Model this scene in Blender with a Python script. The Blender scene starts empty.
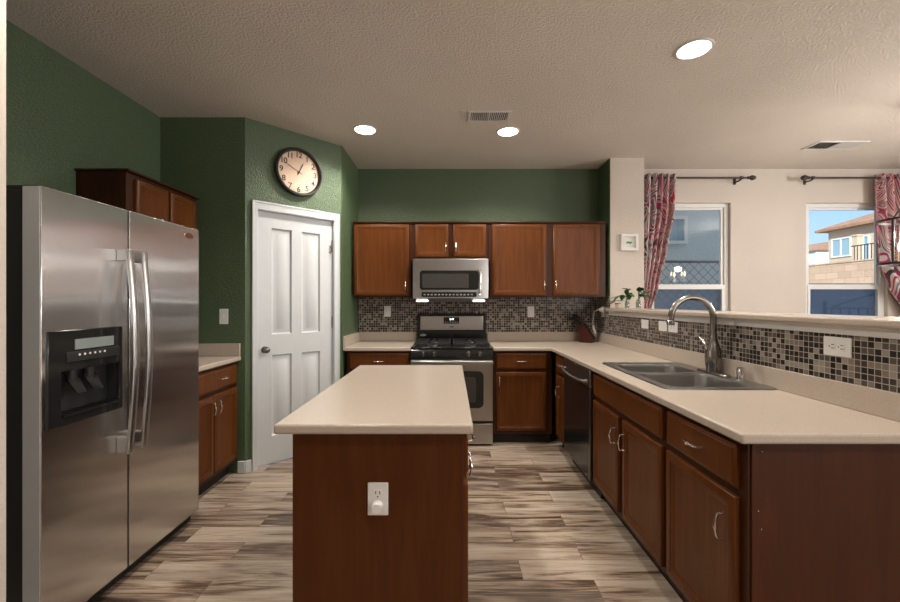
import bpy, bmesh, math, random
from mathutils import Vector, Matrix
random.seed(7)
PI = math.pi
SC = bpy.context.scene
COL = SC.collection

# ------------------------------------------------------------------ camera, world, sun, lights, exposure
cam_d = bpy.data.cameras.new('camera'); cam = bpy.data.objects.new('camera', cam_d); COL.objects.link(cam)
cam.location = (0, 0, 1.345); cam.rotation_euler = (PI/2, 0, 0)
cam_d.sensor_width = 36; cam_d.lens = 16.0; cam_d.clip_start = 0.05; cam_d.clip_end = 400
cam_d.shift_x = -1/900; cam_d.shift_y = 1/900
SC.camera = cam

world = bpy.data.worlds.new('world'); SC.world = world; world.use_nodes = True
wn = world.node_tree; wn.nodes.clear()
w_out = wn.nodes.new('ShaderNodeOutputWorld'); w_bg = wn.nodes.new('ShaderNodeBackground')
w_tc = wn.nodes.new('ShaderNodeTexCoord'); w_sp = wn.nodes.new('ShaderNodeSeparateXYZ'); w_rp = wn.nodes.new('ShaderNodeValToRGB')
wn.links.new(w_tc.outputs['Generated'], w_sp.inputs[0]); wn.links.new(w_sp.outputs['Z'], w_rp.inputs[0])
for e, (p, c) in zip([w_rp.color_ramp.elements[0], w_rp.color_ramp.elements[1], w_rp.color_ramp.elements.new(.18)], ((0, (.60, .72, .84, 1)), (1, (.16, .34, .70, 1)), (.18, (.36, .57, .84, 1)))):
    e.position = p; e.color = c
wn.links.new(w_rp.outputs[0], w_bg.inputs[0]); wn.links.new(w_bg.outputs[0], w_out.inputs[0])
w_bg.inputs[1].default_value = 1.05

sun_d = bpy.data.lights.new('sun', 'SUN'); sun = bpy.data.objects.new('sun', sun_d); COL.objects.link(sun)
sun_d.energy = 6.5; sun_d.angle = math.radians(0.6); sun_d.color = (1, .93, .82)
sun.rotation_euler = Vector((0.62, 0.95, -0.62)).to_track_quat('-Z', 'Y').to_euler()
sun.location = (-8, -12, 14)

def area(name, loc, target, sx, sy, power, color):
    d = bpy.data.lights.new(name, 'AREA'); o = bpy.data.objects.new(name, d); COL.objects.link(o)
    d.shape = 'RECTANGLE'; d.size = sx; d.size_y = sy; d.energy = power; d.color = color
    o.location = loc; o.rotation_euler = (Vector(target)-Vector(loc)).to_track_quat('-Z', 'Y').to_euler()
    return o
# fill panels added before the solid rear and right walls, no openings there
area('rear_fill_light', (3.4, -2.96, 1.3), (2.4, 4, 1.3), 3.2, 2.1, 80, (1, .98, .96))
area('side_fill_low', (5.55, 1.6, 1.30), (0, 1.6, 1.30), 1.7, .32, 22, (1, .98, .96))  # this and the next panel are added to streak the refrigerator doors
area('side_fill_high', (5.55, 1.6, 2.25), (0, 1.6, 2.15), 1.7, .55, 60, (1, .98, .96))
CAN_POWER = 18
SC.view_settings.view_transform = 'Standard'; SC.view_settings.look = 'None'
SC.view_settings.gamma = 1; SC.view_settings.use_curve_mapping = False
SC.view_settings.exposure = 0.53

# ------------------------------------------------------------------ materials
class NT:
    def __init__(s, name):
        s.m = bpy.data.materials.new(name); s.m.use_nodes = True; s.t = s.m.node_tree
        s.b = s.t.nodes['Principled BSDF']; s.out = s.t.nodes['Material Output']
    def n(s, typ, **kw):
        x = s.t.nodes.new(typ)
        for k, v in kw.items(): setattr(x, k, v)
        return x
    def l(s, a, b): s.t.links.new(a, b)
    def set(s, **kw):
        names = dict(color='Base Color', rough='Roughness', metal='Metallic', spec='Specular IOR Level', coat='Coat Weight',
                     coatr='Coat Roughness', trans='Transmission Weight', ior='IOR', aniso='Anisotropic', alpha='Alpha',
                     ecol='Emission Color', estr='Emission Strength', sheen='Sheen Weight')
        for k, v in kw.items():
            if k in ('color', 'ecol') and len(v) == 3: v = (*v, 1)
            s.b.inputs[names[k]].default_value = v
    def obj(s): return s.n('ShaderNodeTexCoord').outputs['Object']
    def pos(s): return s.n('ShaderNodeNewGeometry').outputs['Position']
    def mapped(s, vec, scale=(1,1,1), loc=(0,0,0), rot=(0,0,0)):
        m = s.n('ShaderNodeMapping'); s.l(vec, m.inputs['Vector'])
        m.inputs['Scale'].default_value = scale; m.inputs['Location'].default_value = loc; m.inputs['Rotation'].default_value = rot
        return m.outputs[0]
    def noise(s, vec, scale, detail=3, rough=.5, dist=0):
        x = s.n('ShaderNodeTexNoise'); s.l(vec, x.inputs['Vector'])
        x.inputs['Scale'].default_value = scale; x.inputs['Detail'].default_value = detail
        x.inputs['Roughness'].default_value = rough; x.inputs['Distortion'].default_value = dist
        return x.outputs['Fac']
    def ramp(s, fac, stops, interp='LINEAR'):
        r = s.n('ShaderNodeValToRGB'); s.l(fac, r.inputs[0]); cr = r.color_ramp; cr.interpolation = interp
        while len(cr.elements) < len(stops): cr.elements.new(1)
        for e, (p, c) in zip(cr.elements, stops):
            e.position = p; e.color = (*c, 1) if len(c) == 3 else c
        return r.outputs[0]
    def mix(s, fac, a, b, mode='MIX'):
        x = s.n('ShaderNodeMix', data_type='RGBA', blend_type=mode)
        if isinstance(fac, (int, float)): x.inputs[0].default_value = fac
        else: s.l(fac, x.inputs[0])
        for i, v in ((6, a), (7, b)):
            if isinstance(v, tuple): x.inputs[i].default_value = (*v, 1)
            else: s.l(v, x.inputs[i])
        return x.outputs[2]
    def math(s, op, a, b=0.0):
        x = s.n('ShaderNodeMath', operation=op)
        for i, v in ((0, a), (1, b)):
            if isinstance(v, (int, float)): x.inputs[i].default_value = v
            else: s.l(v, x.inputs[i])
        return x.outputs[0]
    def bump(s, h, strength, dist=.002):
        b = s.n('ShaderNodeBump'); s.l(h, b.inputs['Height'])
        b.inputs['Strength'].default_value = strength; b.inputs['Distance'].default_value = dist
        s.l(b.outputs[0], s.b.inputs['Normal'])

def plain(name, color, rough=.5, metal=0, **kw):
    n = NT(name); n.set(rough=rough, metal=metal, **kw)
    f = n.noise(n.obj(), 18, 3)
    c = n.ramp(f, [(.3, tuple(v*.985 for v in color)), (.7, tuple(min(1, v*1.015) for v in color))])
    n.l(c, n.b.inputs['Base Color'])
    return n.m

def paint(name, color, rough, bscale, bstr, bdist=.003):
    n = NT(name); n.set(rough=rough)
    p = n.pos()
    f = n.noise(p, 1.6, 2)
    c = n.ramp(f, [(.3, tuple(v*.96 for v in color)), (.7, tuple(v*1.03 for v in color))])
    n.l(c, n.b.inputs['Base Color'])
    h = n.noise(p, bscale, 3, .55, .4)
    h = n.ramp(h, [(.40, (0,0,0)), (.60, (1,1,1))])
    n.bump(h, bstr, bdist)
    return n.m

def wood(name, c0, c1, c2, rough=.36, scale=(14, 14, 1.1), coat=.04, spec=.24):
    n = NT(name); n.set(rough=rough, coat=coat, coatr=.2, spec=spec)
    v = n.mapped(n.obj(), scale)
    f = n.noise(v, 1.7, 6, .62, .9)
    g = n.noise(n.mapped(n.obj(), (2.2, 2.2, .7)), 1.3, 2)
    f2 = n.math('ADD', n.math('MULTIPLY', f, .7), n.math('MULTIPLY', g, .35))
    c = n.ramp(f2, [(.32, c0), (.52, c1), (.74, c2)])
    n.l(c, n.b.inputs['Base Color'])
    n.bump(f, .05, .001)
    return n.m

def metal(name, color, rough, brush=(1, 1, 1), amount=.10, **kw):
    n = NT(name); n.set(color=color, metal=1, **kw)
    f = n.noise(n.mapped(n.obj(), brush), 3, 4, .6)
    r = n.math('ADD', n.math('MULTIPLY', f, amount), rough - amount/2)
    n.l(r, n.b.inputs['Roughness'])
    if 'aniso' in kw:
        tg = n.n('ShaderNodeTangent', direction_type='RADIAL', axis='Z'); n.l(tg.outputs[0], n.b.inputs['Tangent'])
        w = n.noise(n.mapped(n.obj(), (1.2, 1.2, 3.2)), 1.6, 1)
        n.bump(w, .12, .02)
    return n.m

M = {}
M['green'] = paint('green_paint', (.082, .124, .064), .33, 85, .6)
M['cream'] = paint('cream_paint', (.53, .465, .405), .55, 85, .30)
M['ceiling'] = paint('ceiling_texture', (.70, .635, .565), .75, 75, .9, .004)
M['white'] = plain('white_paint', (.58, .605, .615), .38)
M['trimwhite'] = plain('trim_white', (.66, .65, .63), .4)
M['plastic'] = plain('white_plastic', (.78, .77, .75), .35)
M['slot'] = plain('dark_slot', (.03, .03, .03), .5)
M['wood'] = wood('cherry_wood', (.072, .0205, .0034), (.102, .0300, .0052), (.136, .0425, .0078))
M['wooddark'] = wood('cherry_wood_frame', (.030, .0088, .0028), (.044, .0130, .0042), (.060, .0180, .0060))
M['panel'] = wood('cherry_end_panel', (.046, .0135, .0046), (.062, .0180, .0060), (.086, .0255, .0090), .45, spec=.12)
M['toe'] = plain('toe_kick_dark', (.018, .010, .007), .6)
M['steel'] = metal('brushed_steel', (.50, .49, .475), .30, (3, 3, 3), .04, aniso=.6)
M['fridge'] = metal('fridge_steel', (.68, .67, .66), .19, (3, 3, 3), .02, aniso=1.0)
M['chrome'] = metal('chrome', (.75, .74, .72), .12, (1, 1, 1), .04)
M['nickel'] = metal('brushed_nickel', (.30, .28, .26), .24, (4, 4, 60), .08)
M['pull'] = metal('pewter_pull', (.66, .62, .56), .25, (30, 30, 30), .1)
M['sink'] = metal('sink_steel', (.34, .34, .335), .32, (60, 4, 60), .10)
M['darksteel'] = metal('dark_steel', (.16, .15, .145), .3, (60, 4, 60), .1)
M['dwsteel'] = metal('grey_steel', (.26, .25, .24), .3, (3, 3, 3), .04)
M['black'] = plain('gloss_black', (.012, .012, .012), .13)
M['satinblack'] = plain('satin_black', (.02, .02, .02), .38)
M['iron'] = plain('cast_iron', (.022, .022, .022), .55)
M['rodblack'] = plain('rod_black', (.018, .014, .012), .4)
M['glassdark'] = plain('dark_glass', (.045, .043, .040), .06)
M['display'] = plain('grey_display', (.22, .26, .25), .3)
M['lcd'] = NT('lit_digits'); M['lcd'].set(color=(.8,.9,.9), ecol=(.85,.95,1), estr=1.6); M['lcd'] = M['lcd'].m
M['candlewhite'] = plain('candle_white', (.75, .68, .55), .5)

def counter_mat():
    n = NT('beige_laminate'); n.set(rough=.27, spec=.5)
    p = n.pos()
    f = n.noise(p, 260, 2, .7)
    g = n.noise(p, 5, 3)
    c = n.ramp(f, [(.30, (.415, .345, .28)), (.5, (.465, .392, .325)), (.72, (.515, .44, .37))])
    c = n.mix(n.math('MULTIPLY', g, .12), c, (.42, .34, .27))
    n.l(c, n.b.inputs['Base Color'])
    n.bump(f, .03, .0005)
    return n.m
M['counter'] = counter_mat()

def floor_mat():
    n = NT('wood_look_plank_tile'); n.set(rough=.36, spec=.45)
    p = n.pos()
    v = n.mapped(p, (1, 1, 1), (0.23, -0.111, 0))
    b = n.n('ShaderNodeTexBrick'); n.l(v, b.inputs['Vector'])
    b.offset = .37; b.offset_frequency = 2; b.squash = 1
    b.inputs['Color1'].default_value = (0, 0, 0, 1); b.inputs['Color2'].default_value = (1, 1, 1, 1); b.inputs['Mortar'].default_value = (.5, .5, .5, 1)
    b.inputs['Scale'].default_value = 1; b.inputs['Mortar Size'].default_value = .0016; b.inputs['Mortar Smooth'].default_value = .1
    b.inputs['Brick Width'].default_value = .92; b.inputs['Row Height'].default_value = .152
    rnd = b.outputs['Color']
    sep = n.n('ShaderNodeSeparateColor'); n.l(rnd, sep.inputs[0]); r = sep.outputs[0]
    cmb = n.n('ShaderNodeCombineXYZ'); n.l(n.math('MULTIPLY', r, 31.0), cmb.inputs[0]); n.l(n.math('MULTIPLY', r, 9.0), cmb.inputs[1]); n.l(n.math('MULTIPLY', r, 57.0), cmb.inputs[2])
    va = n.n('ShaderNodeVectorMath', operation='ADD'); n.l(p, va.inputs[0]); n.l(cmb.outputs[0], va.inputs[1])
    g1 = n.noise(n.mapped(va.outputs[0], (1.0, 11, 1)), 1.5, 5, .56, 1.3)
    g2 = n.noise(n.mapped(va.outputs[0], (3, 70, 1)), 1.6, 4, .6, .4)
    f = n.math('ADD', n.math('MULTIPLY', g1, .70), n.math('MULTIPLY', g2, .30))
    f = n.math('ADD', f, n.math('MULTIPLY', n.math('SUBTRACT', r, .5), .16))
    c = n.ramp(f, [(.34, (.045, .029, .020)), (.42, (.150, .095, .062)), (.48, (.31, .228, .162)), (.55, (.45, .358, .272)), (.68, (.55, .462, .372))])
    h = n.noise(n.mapped(va.outputs[0], (.7, 4, 1)), 1.7, 2)
    c = n.mix(n.math('MULTIPLY', n.ramp(h, [(.45, (0,0,0)), (.7, (1,1,1))]), .35), c, (.27, .23, .195))
    c = n.mix(b.outputs['Fac'], c, (.16, .125, .095))
    n.l(c, n.b.inputs['Base Color'])
    n.bump(n.math('SUBTRACT', n.math('MULTIPLY', g2, .2), b.outputs['Fac']), .25, .0015)
    return n.m
M['floor'] = floor_mat()

def mosaic_mat(name, along):
    n = NT(name); n.set(spec=.4)
    sp = n.n('ShaderNodeSeparateXYZ'); n.l(n.pos(), sp.inputs[0])
    P = .0254
    u = n.math('DIVIDE', n.math('ADD', sp.outputs[along], 20), P); w = n.math('DIVIDE', sp.outputs['Z'], P)
    cb = n.n('ShaderNodeCombineXYZ'); n.l(n.math('FLOOR', u), cb.inputs[0]); n.l(n.math('FLOOR', w), cb.inputs[1])
    wn_ = n.n('ShaderNodeTexWhiteNoise', noise_dimensions='3D'); n.l(cb.outputs[0], wn_.inputs['Vector'])
    c = n.ramp(wn_.outputs['Value'], [(0, (.012, .008, .006)), (.30, (.045, .033, .026)), (.46, (.20, .165, .135)), (.62, (.085, .072, .060)), (.80, (.28, .245, .205)), (.93, (.022, .016, .013))], 'CONSTANT')
    fu = n.math('ABSOLUTE', n.math('SUBTRACT', n.math('FRACT', u), .5)); fw = n.math('ABSOLUTE', n.math('SUBTRACT', n.math('FRACT', w), .5))
    g = n.math('GREATER_THAN', n.math('MAXIMUM', fu, fw), .445)
    c = n.mix(g, c, (.44, .40, .35))
    n.l(c, n.b.inputs['Base Color'])
    n.l(n.math('ADD', n.math('MULTIPLY', g, .45), .30), n.b.inputs['Roughness'])
    n.bump(n.math('SUBTRACT', 1.0, g), .4, .0015)
    return n.m
M['mosaic_x'] = mosaic_mat('mosaic_tile_back', 'X'); M['mosaic_y'] = mosaic_mat('mosaic_tile_side', 'Y')

def glass_mat(name, tint=(1, 1, 1), refl=.06):
    n = NT(name); n.t.nodes.remove(n.b)
    tr = n.n('ShaderNodeBsdfTransparent'); tr.inputs[0].default_value = (*tint, 1)
    gl = n.n('ShaderNodeBsdfGlossy'); gl.inputs['Roughness'].default_value = .02
    mx = n.n('ShaderNodeMixShader'); mx.inputs[0].default_value = refl
    n.l(tr.outputs[0], mx.inputs[1]); n.l(gl.outputs[0], mx.inputs[2]); n.l(mx.outputs[0], n.out.inputs[0])
    return n.m
M['pane'] = glass_mat('window_glass', (.93, .97, 1.0), .05)
M['jar'] = glass_mat('jar_glass', (.80, .84, .80), .16)
def screen_mat():
    n = NT('insect_screen'); n.t.nodes.remove(n.b)
    tr = n.n('ShaderNodeBsdfTransparent'); df = n.n('ShaderNodeBsdfDiffuse'); df.inputs[0].default_value = (.05, .10, .19, 1)
    mx = n.n('ShaderNodeMixShader'); mx.inputs[0].default_value = .45
    n.l(tr.outputs[0], mx.inputs[1]); n.l(df.outputs[0], mx.inputs[2]); n.l(mx.outputs[0], n.out.inputs[0])
    return n.m
M['screen'] = screen_mat()
def emit(name, col, s):
    n = NT(name); n.set(color=col, ecol=col, estr=s); return n.m
M['lens'] = emit('lamp_lens', (1, .93, .82), 14)
M['bulb'] = emit('candle_bulb', (1, .80, .52), 8)

def curtain_mat():
    n = NT('swirl_print_fabric'); n.set(rough=.85, sheen=.2)
    p = n.mapped(n.n('ShaderNodeTexCoord').outputs['UV'], (1, 1, 1))
    w = n.noise(n.mapped(p, (1.25, .55, 1)), 2.6, 2, .45, 1.1)
    q = n.noise(n.mapped(p, (1.6, .35, 1)), 1.6, 2, .5, .5)
    f = n.math('FRACT', n.math('MULTIPLY', w, 6.0))
    c = n.ramp(f, [(0, (.50, .47, .45)), (.16, (.030, .025, .030)), (.28, (.62, .58, .55)), (.40, (.42, .025, .060)), (.50, (.62, .57, .54)), (.64, (.20, .19, .20)), (.76, (.62, .58, .56)), (.84, (.46, .030, .16)), (.93, (.07, .06, .065))], 'CONSTANT')
    c2 = n.mix(n.ramp(q, [(.48, (0,0,0)), (.56, (1,1,1))]), c, n.mix(.35, c, (.36, .04, .055)))
    n.l(c2, n.b.inputs['Base Color'])
    return n.m
M['curtain'] = curtain_mat()
def stucco(name, col, s=30):
    return paint(name, col, .85, s, .4, .01)
M['stuccoblue'] = stucco('grey_stucco', (.52, .56, .55))
M['stuccotan'] = stucco('tan_stucco', (.50, .40, .30))
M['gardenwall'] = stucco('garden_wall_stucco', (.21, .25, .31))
M['ground'] = stucco('gravel_ground', (.30, .25, .20), 14)
def block_mat():
    n = NT('block_wall'); n.set(rough=.9)
    sp = n.n('ShaderNodeSeparateXYZ'); n.l(n.pos(), sp.inputs[0])
    cb = n.n('ShaderNodeCombineXYZ'); n.l(sp.outputs['Y'], cb.inputs[0]); n.l(sp.outputs['Z'], cb.inputs[1])
    b = n.n('ShaderNodeTexBrick'); n.l(cb.outputs[0], b.inputs['Vector'])
    b.inputs['Color1'].default_value = (.50, .36, .26, 1); b.inputs['Color2'].default_value = (.40, .28, .20, 1); b.inputs['Mortar'].default_value = (.33, .24, .18, 1)
    b.inputs['Scale'].default_value = 1; b.inputs['Brick Width'].default_value = .8; b.inputs['Row Height'].default_value = .4; b.inputs['Mortar Size'].default_value = .02
    n.l(b.outputs['Color'], n.b.inputs['Base Color'])
    return n.m
M['block'] = block_mat()
def roof_mat():
    n = NT('roof_shingle'); n.set(rough=.9)
    f = n.noise(n.pos(), 3, 4)
    n.l(n.ramp(f, [(.3, (.22, .12, .075)), (.7, (.33, .19, .12))]), n.b.inputs['Base Color'])
    return n.m
M['roof'] = roof_mat()
M['skyglass'] = plain('far_window_glass', (.22, .34, .42), .12)
M['leaf'] = plain('leaf_green', (.045, .12, .030), .4)
M['leaflight'] = plain('leaf_light', (.10, .30, .10), .4)
M['stem'] = plain('stem_green', (.07, .11, .035), .5)
M['pot'] = plain('pale_ceramic', (.60, .46, .40), .35)
M['red'] = plain('red_band', (.42, .045, .04), .4)
M['clockface'] = plain('clock_face', (.66, .47, .34), .55)
M['numeral'] = plain('clock_numeral', (.035, .018, .012), .5)
M['clockframe'] = plain('clock_frame', (.022, .020, .018), .3)
M['brownsteel'] = metal('bronze_knob', (.20, .17, .14), .3)
M['paper'] = plain('picture_mount', (.72, .70, .66), .7)

# ------------------------------------------------------------------ mesh helpers
def box(bm, x0, x1, y0, y1, z0, z1):
    v = [bm.verts.new((x, y, z)) for z in (z0, z1) for y in (y0, y1) for x in (x0, x1)]
    for f in ((0,2,3,1), (4,5,7,6), (0,1,5,4), (2,6,7,3), (0,4,6,2), (1,3,7,5)): bm.faces.new([v[i] for i in f])
def loft(bm, loops, cap0=True, cap1=True, closed=True):
    L = [[bm.verts.new(p) for p in lp] for lp in loops]; n = len(L[0])
    for a, b in zip(L, L[1:]):
        for i in range(n if closed else n-1):
            j = (i+1) % n
            bm.faces.new((a[i], a[j], b[j], b[i]))
    if cap0: bm.faces.new(L[0][::-1])
    if cap1: bm.faces.new(L[-1])
def rrect(w, h, r, n=5, cx=0, cy=0):
    out = []
    for (sx, sy, a0) in ((1,1,0), (-1,1,90), (-1,-1,180), (1,-1,270)):
        for k in range(n+1):
            a = math.radians(a0 + 90*k/n)
            out.append((cx + sx*(w/2-r) + r*math.cos(a), cy + sy*(h/2-r) + r*math.sin(a)))
    return out
def circle(r, n, cx=0, cy=0): return [(cx+r*math.cos(2*PI*k/n), cy+r*math.sin(2*PI*k/n)) for k in range(n)]
def tube(bm, pts, r, n=10, flat=1.0, caps=True):
    pts = [Vector(p) for p in pts]; rs = r if isinstance(r, (list, tuple)) else [r]*len(pts)
    loops = []; up = None
    for i, p in enumerate(pts):
        t = (pts[min(i+1, len(pts)-1)] - pts[max(i-1, 0)]).normalized()
        if up is None:
            up = Vector((0,0,1)) if abs(t.z) < .9 else Vector((0,1,0))
        a = t.cross(up).normalized(); b = a.cross(t).normalized(); up = b
        loops.append([tuple(p + a*(rs[i]*math.cos(2*PI*k/n)) + b*(rs[i]*flat*math.sin(2*PI*k/n))) for k in range(n)])
    loft(bm, loops, caps, caps)
def lathe(bm, prof, n=24, c=(0,0,0), axis='Z', cap0=True, cap1=True):
    loops = []
    for r, z in prof:
        lp = []
        for x, y in circle(max(r, 1e-4), n):
            p = {'Z': (x, y, z), 'Y': (x, z, y), 'X': (z, x, y)}[axis]
            lp.append((p[0]+c[0], p[1]+c[1], p[2]+c[2]))
        loops.append(lp)
    loft(bm, loops, cap0, cap1)
def cells(bm, us, vs, hole, w0, w1, mp):
    V = {}
    def v(i, j, k):
        if (i, j, k) not in V: V[(i, j, k)] = bm.verts.new(mp(us[i], vs[j], (w0, w1)[k]))
        return V[(i, j, k)]
    nu, nv = len(us)-1, len(vs)-1
    F = lambda i, j: 0 <= i < nu and 0 <= j < nv and not hole(i, j)
    for i in range(nu):
        for j in range(nv):
            if not F(i, j): continue
            bm.faces.new((v(i,j,0), v(i,j+1,0), v(i+1,j+1,0), v(i+1,j,0)))
            bm.faces.new((v(i,j,1), v(i+1,j,1), v(i+1,j+1,1), v(i,j+1,1)))
            if not F(i-1, j): bm.faces.new((v(i,j,0), v(i,j,1), v(i,j+1,1), v(i,j+1,0)))
            if not F(i+1, j): bm.faces.new((v(i+1,j,0), v(i+1,j+1,0), v(i+1,j+1,1), v(i+1,j,1)))
            if not F(i, j-1): bm.faces.new((v(i,j,0), v(i+1,j,0), v(i+1,j,1), v(i,j,1)))
            if not F(i, j+1): bm.faces.new((v(i,j+1,0), v(i,j+1,1), v(i+1,j+1,1), v(i+1,j+1,0)))
def prism(bm, poly, w0, w1, mp):
    loft(bm, [[mp(x, y, w0) for x, y in poly], [mp(x, y, w1) for x, y in poly]])
def xz(x, z, y): return (x, y, z)
def yz(y, z, x): return (x, y, z)
def xy(x, y, z): return (x, y, z)

def B(*boxes):
    bm = bmesh.new()
    for b in boxes: box(bm, *b)
    return bm
def T(pts, r, n=10, flat=1.0):
    bm = bmesh.new(); tube(bm, pts, r, n, flat); return bm
def L_(prof, n=24, c=(0,0,0), axis='Z', **k):
    bm = bmesh.new(); lathe(bm, prof, n, c, axis, **k); return bm
def obj(name, bm, mat, parent=None, bevel=0, smooth=True, seg=2):
    me = bpy.data.meshes.new(name)
    bmesh.ops.recalc_face_normals(bm, faces=bm.faces); bm.to_mesh(me); bm.free()
    me.materials.append(M[mat] if isinstance(mat, str) else mat)
    if smooth:
        for p in me.polygons: p.use_smooth = True
        me.set_sharp_from_angle(angle=math.radians(38))
    o = bpy.data.objects.new(name, me); COL.objects.link(o)
    if parent: o.parent = parent
    if bevel:
        m = o.modifiers.new('bevel', 'BEVEL'); m.width = bevel; m.segments = seg; m.limit_method = 'ANGLE'; m.angle_limit = math.radians(40)
    return o
def tag(o, label, cat, group=None, kind=None):
    o['label'] = label; o['category'] = cat
    if group: o['group'] = group
    if kind: o['kind'] = kind
    return o
def thing(name, label, cat, loc=(0,0,0), rotz=0, group=None, kind=None):
    o = bpy.data.objects.new(name, None); COL.objects.link(o); o.empty_display_size = .1
    o.location = loc; o.rotation_euler = (0, 0, rotz)
    return tag(o, label, cat, group, kind)
def struct(name, bm, mat, label=None, cat=None, bevel=0, loc=None, rotz=0):
    o = obj(name, bm, mat, None, bevel); o['kind'] = 'structure'
    if label: o['label'] = label; o['category'] = cat or 'wall'
    if loc: o.location = loc; o.rotation_euler = (0, 0, rotz)
    return o
def dup(root, loc, rotz=None, label=None):
    r = root.copy(); COL.objects.link(r); r.location = loc
    if rotz is not None: r.rotation_euler = (0, 0, rotz)
    if label: r['label'] = label
    for ch in list(root.children):
        c = ch.copy(); COL.objects.link(c); c.parent = r
        for g in ch.children:
            d = g.copy(); COL.objects.link(d); d.parent = c
    return r
def text_bm(s, size, mp, depth=.001):
    cu = bpy.data.curves.new('t', 'FONT'); cu.body = s; cu.size = size; cu.align_x = 'CENTER'; cu.align_y = 'CENTER'; cu.extrude = depth; cu.offset = size*.016; cu.space_character = .88
    o = bpy.data.objects.new('t', cu); COL.objects.link(o)
    dg = bpy.context.evaluated_depsgraph_get(); me = bpy.data.meshes.new_from_object(o.evaluated_get(dg))
    bm = bmesh.new(); bm.from_mesh(me)
    for v in bm.verts: v.co = Vector(mp(v.co.x, v.co.y, v.co.z))
    bpy.data.objects.remove(o); bpy.data.curves.remove(cu); bpy.data.meshes.remove(me)
    return bm

# ------------------------------------------------------------------ the setting
CEIL = 2.80; YB = 4.376; XL = -2.29; YF = 3.15; XR = 1.61; XD = 5.6; YR = -3.0
P0 = Vector((-1.622, 3.15)); P1 = Vector((-1.015, 3.74))
DANG = math.atan2(P1.y-P0.y, P1.x-P0.x); DLEN = (P1-P0).length

struct('floor', B((-2.6, XD+.15, YR-.15, YB+.14, -.12, 0)), 'floor', 'floor of wood-look plank tiles with brown and cream streaks', 'floor')
struct('ceiling', B((-2.6, XD+.15, YR-.15, YB+.14, CEIL, CEIL+.14)), 'ceiling', 'textured beige ceiling', 'ceiling')
struct('wall_left', B((XL-.12, XL, 1.15, YF+.12, 0, CEIL)), 'green', 'green wall behind the refrigerator')
struct('wall_left_rear', B((XL-.12, XL, YR, 1.05, 0, CEIL)), 'cream', 'cream wall beside the living area')
struct('wall_stub', B((XL-.12, -1.279, 1.05, 1.15, 0, CEIL)), 'cream', 'cream wall end at the near side of the refrigerator')
struct('wall_alcove', B((XL, P0.x, YF, YF+.12, 0, CEIL)), 'green', 'dark green wall beyond the left counter')
TO0, TO1, DTOP = .088, .760, 2.092     # door opening in the diagonal wall
bm = bmesh.new(); cells(bm, [0, TO0, TO1, DLEN], [0, DTOP, CEIL], lambda i, j: i == 1 and j == 0, 0.0, .11, xz)
struct('wall_pantry', bm, 'green', 'green diagonal wall around the white pantry door', loc=(P0.x, P0.y, 0), rotz=DANG)
struct('wall_return', B((P1.x-.10, P1.x, P1.y-.01, YB, 0, CEIL)), 'green', 'short green wall left of the wall cabinets')
struct('wall_back', B((P1.x-.10, XR, YB, YB+.12, 0, CEIL)), 'green', 'green wall above the wall cabinets')
struct('wall_column', B((XR, 1.95, 4.04, YB+.12, 0, CEIL)), 'cream', 'cream wall end between kitchen and dining area')
struct('wall_column_side', B((XR-.005, XR, 4.042, YB, 0, CEIL)), 'green', 'green side of the wall end')
W1 = (2.164, 3.06); W2 = (3.884, 4.78); WZ = (.86, 2.432)
bm = bmesh.new(); cells(bm, [1.95, W1[0], W1[1], W2[0], W2[1], XD], [0, WZ[0], WZ[1], CEIL], lambda i, j: j == 1 and i in (1, 3), YB, YB+.12, xz)
struct('wall_dining', bm, 'cream', 'cream wall with the two dining windows')
struct('wall_right', B((XD, XD+.12, YR, YB+.12, 0, CEIL)), 'cream', 'cream wall at the right of the dining area')
struct('wall_rear', B((-2.41, XD+.12, YR-.12, YR, 0, CEIL)), 'cream', 'cream wall at the far side of the living area')
struct('wall_half', B((XR, 1.74, 1.288, 4.04, 0, 1.250)), 'cream', 'low wall behind the sink counter', 'wall')
struct('trim_half_wall', B((1.590, 1.61, 1.288, 4.038, 1.212, 1.250)), 'trimwhite', 'white board under the raised ledge', 'trim', .003)
struct('backsplash_back', B((P1.x, XR-.006, YB-.006, YB, 1.0, 1.40)), 'mosaic_x', 'brown glass mosaic tiles between counter and wall cabinets', 'backsplash')
struct('backsplash_side', B((XR-.007, XR, 1.288, 4.042, 1.0, 1.212), (XR-.012, XR-.005, 4.042, YB-.006, 1.0, 1.40)), 'mosaic_y', 'brown glass mosaic tiles under the raised ledge', 'backsplash')
# baseboards
struct('baseboard_alcove', B((-1.675, P0.x+.004, YF-.014, YF, 0, .095)), 'white', 'white baseboard beside the left base cabinet', 'baseboard', .004)
struct('baseboard_pantry', B((0, .047, -.013, 0, 0, .095), (.809, DLEN, -.013, 0, 0, .095)), 'white', 'white baseboard beside the pantry door', 'baseboard', .003, (P0.x, P0.y, 0), DANG)
struct('baseboard_dining', B((1.95, XD, YB-.014, YB, 0, .1)), 'white', 'white baseboard under the dining windows', 'baseboard', .004)
struct('baseboard_half_wall', B((1.74, 1.754, 1.288, 4.04, 0, .1)), 'white', 'white baseboard on the low wall', 'baseboard', .004)
struct('sun_block_box', B((-3.0, XD+.5, YR-.5, YB+.16, CEIL+.15, 6.4)), 'stuccotan', 'unseen block added over the kitchen to shade the walls outside', 'wall')  # unseen box added to keep sun off the near walls outside

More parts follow.
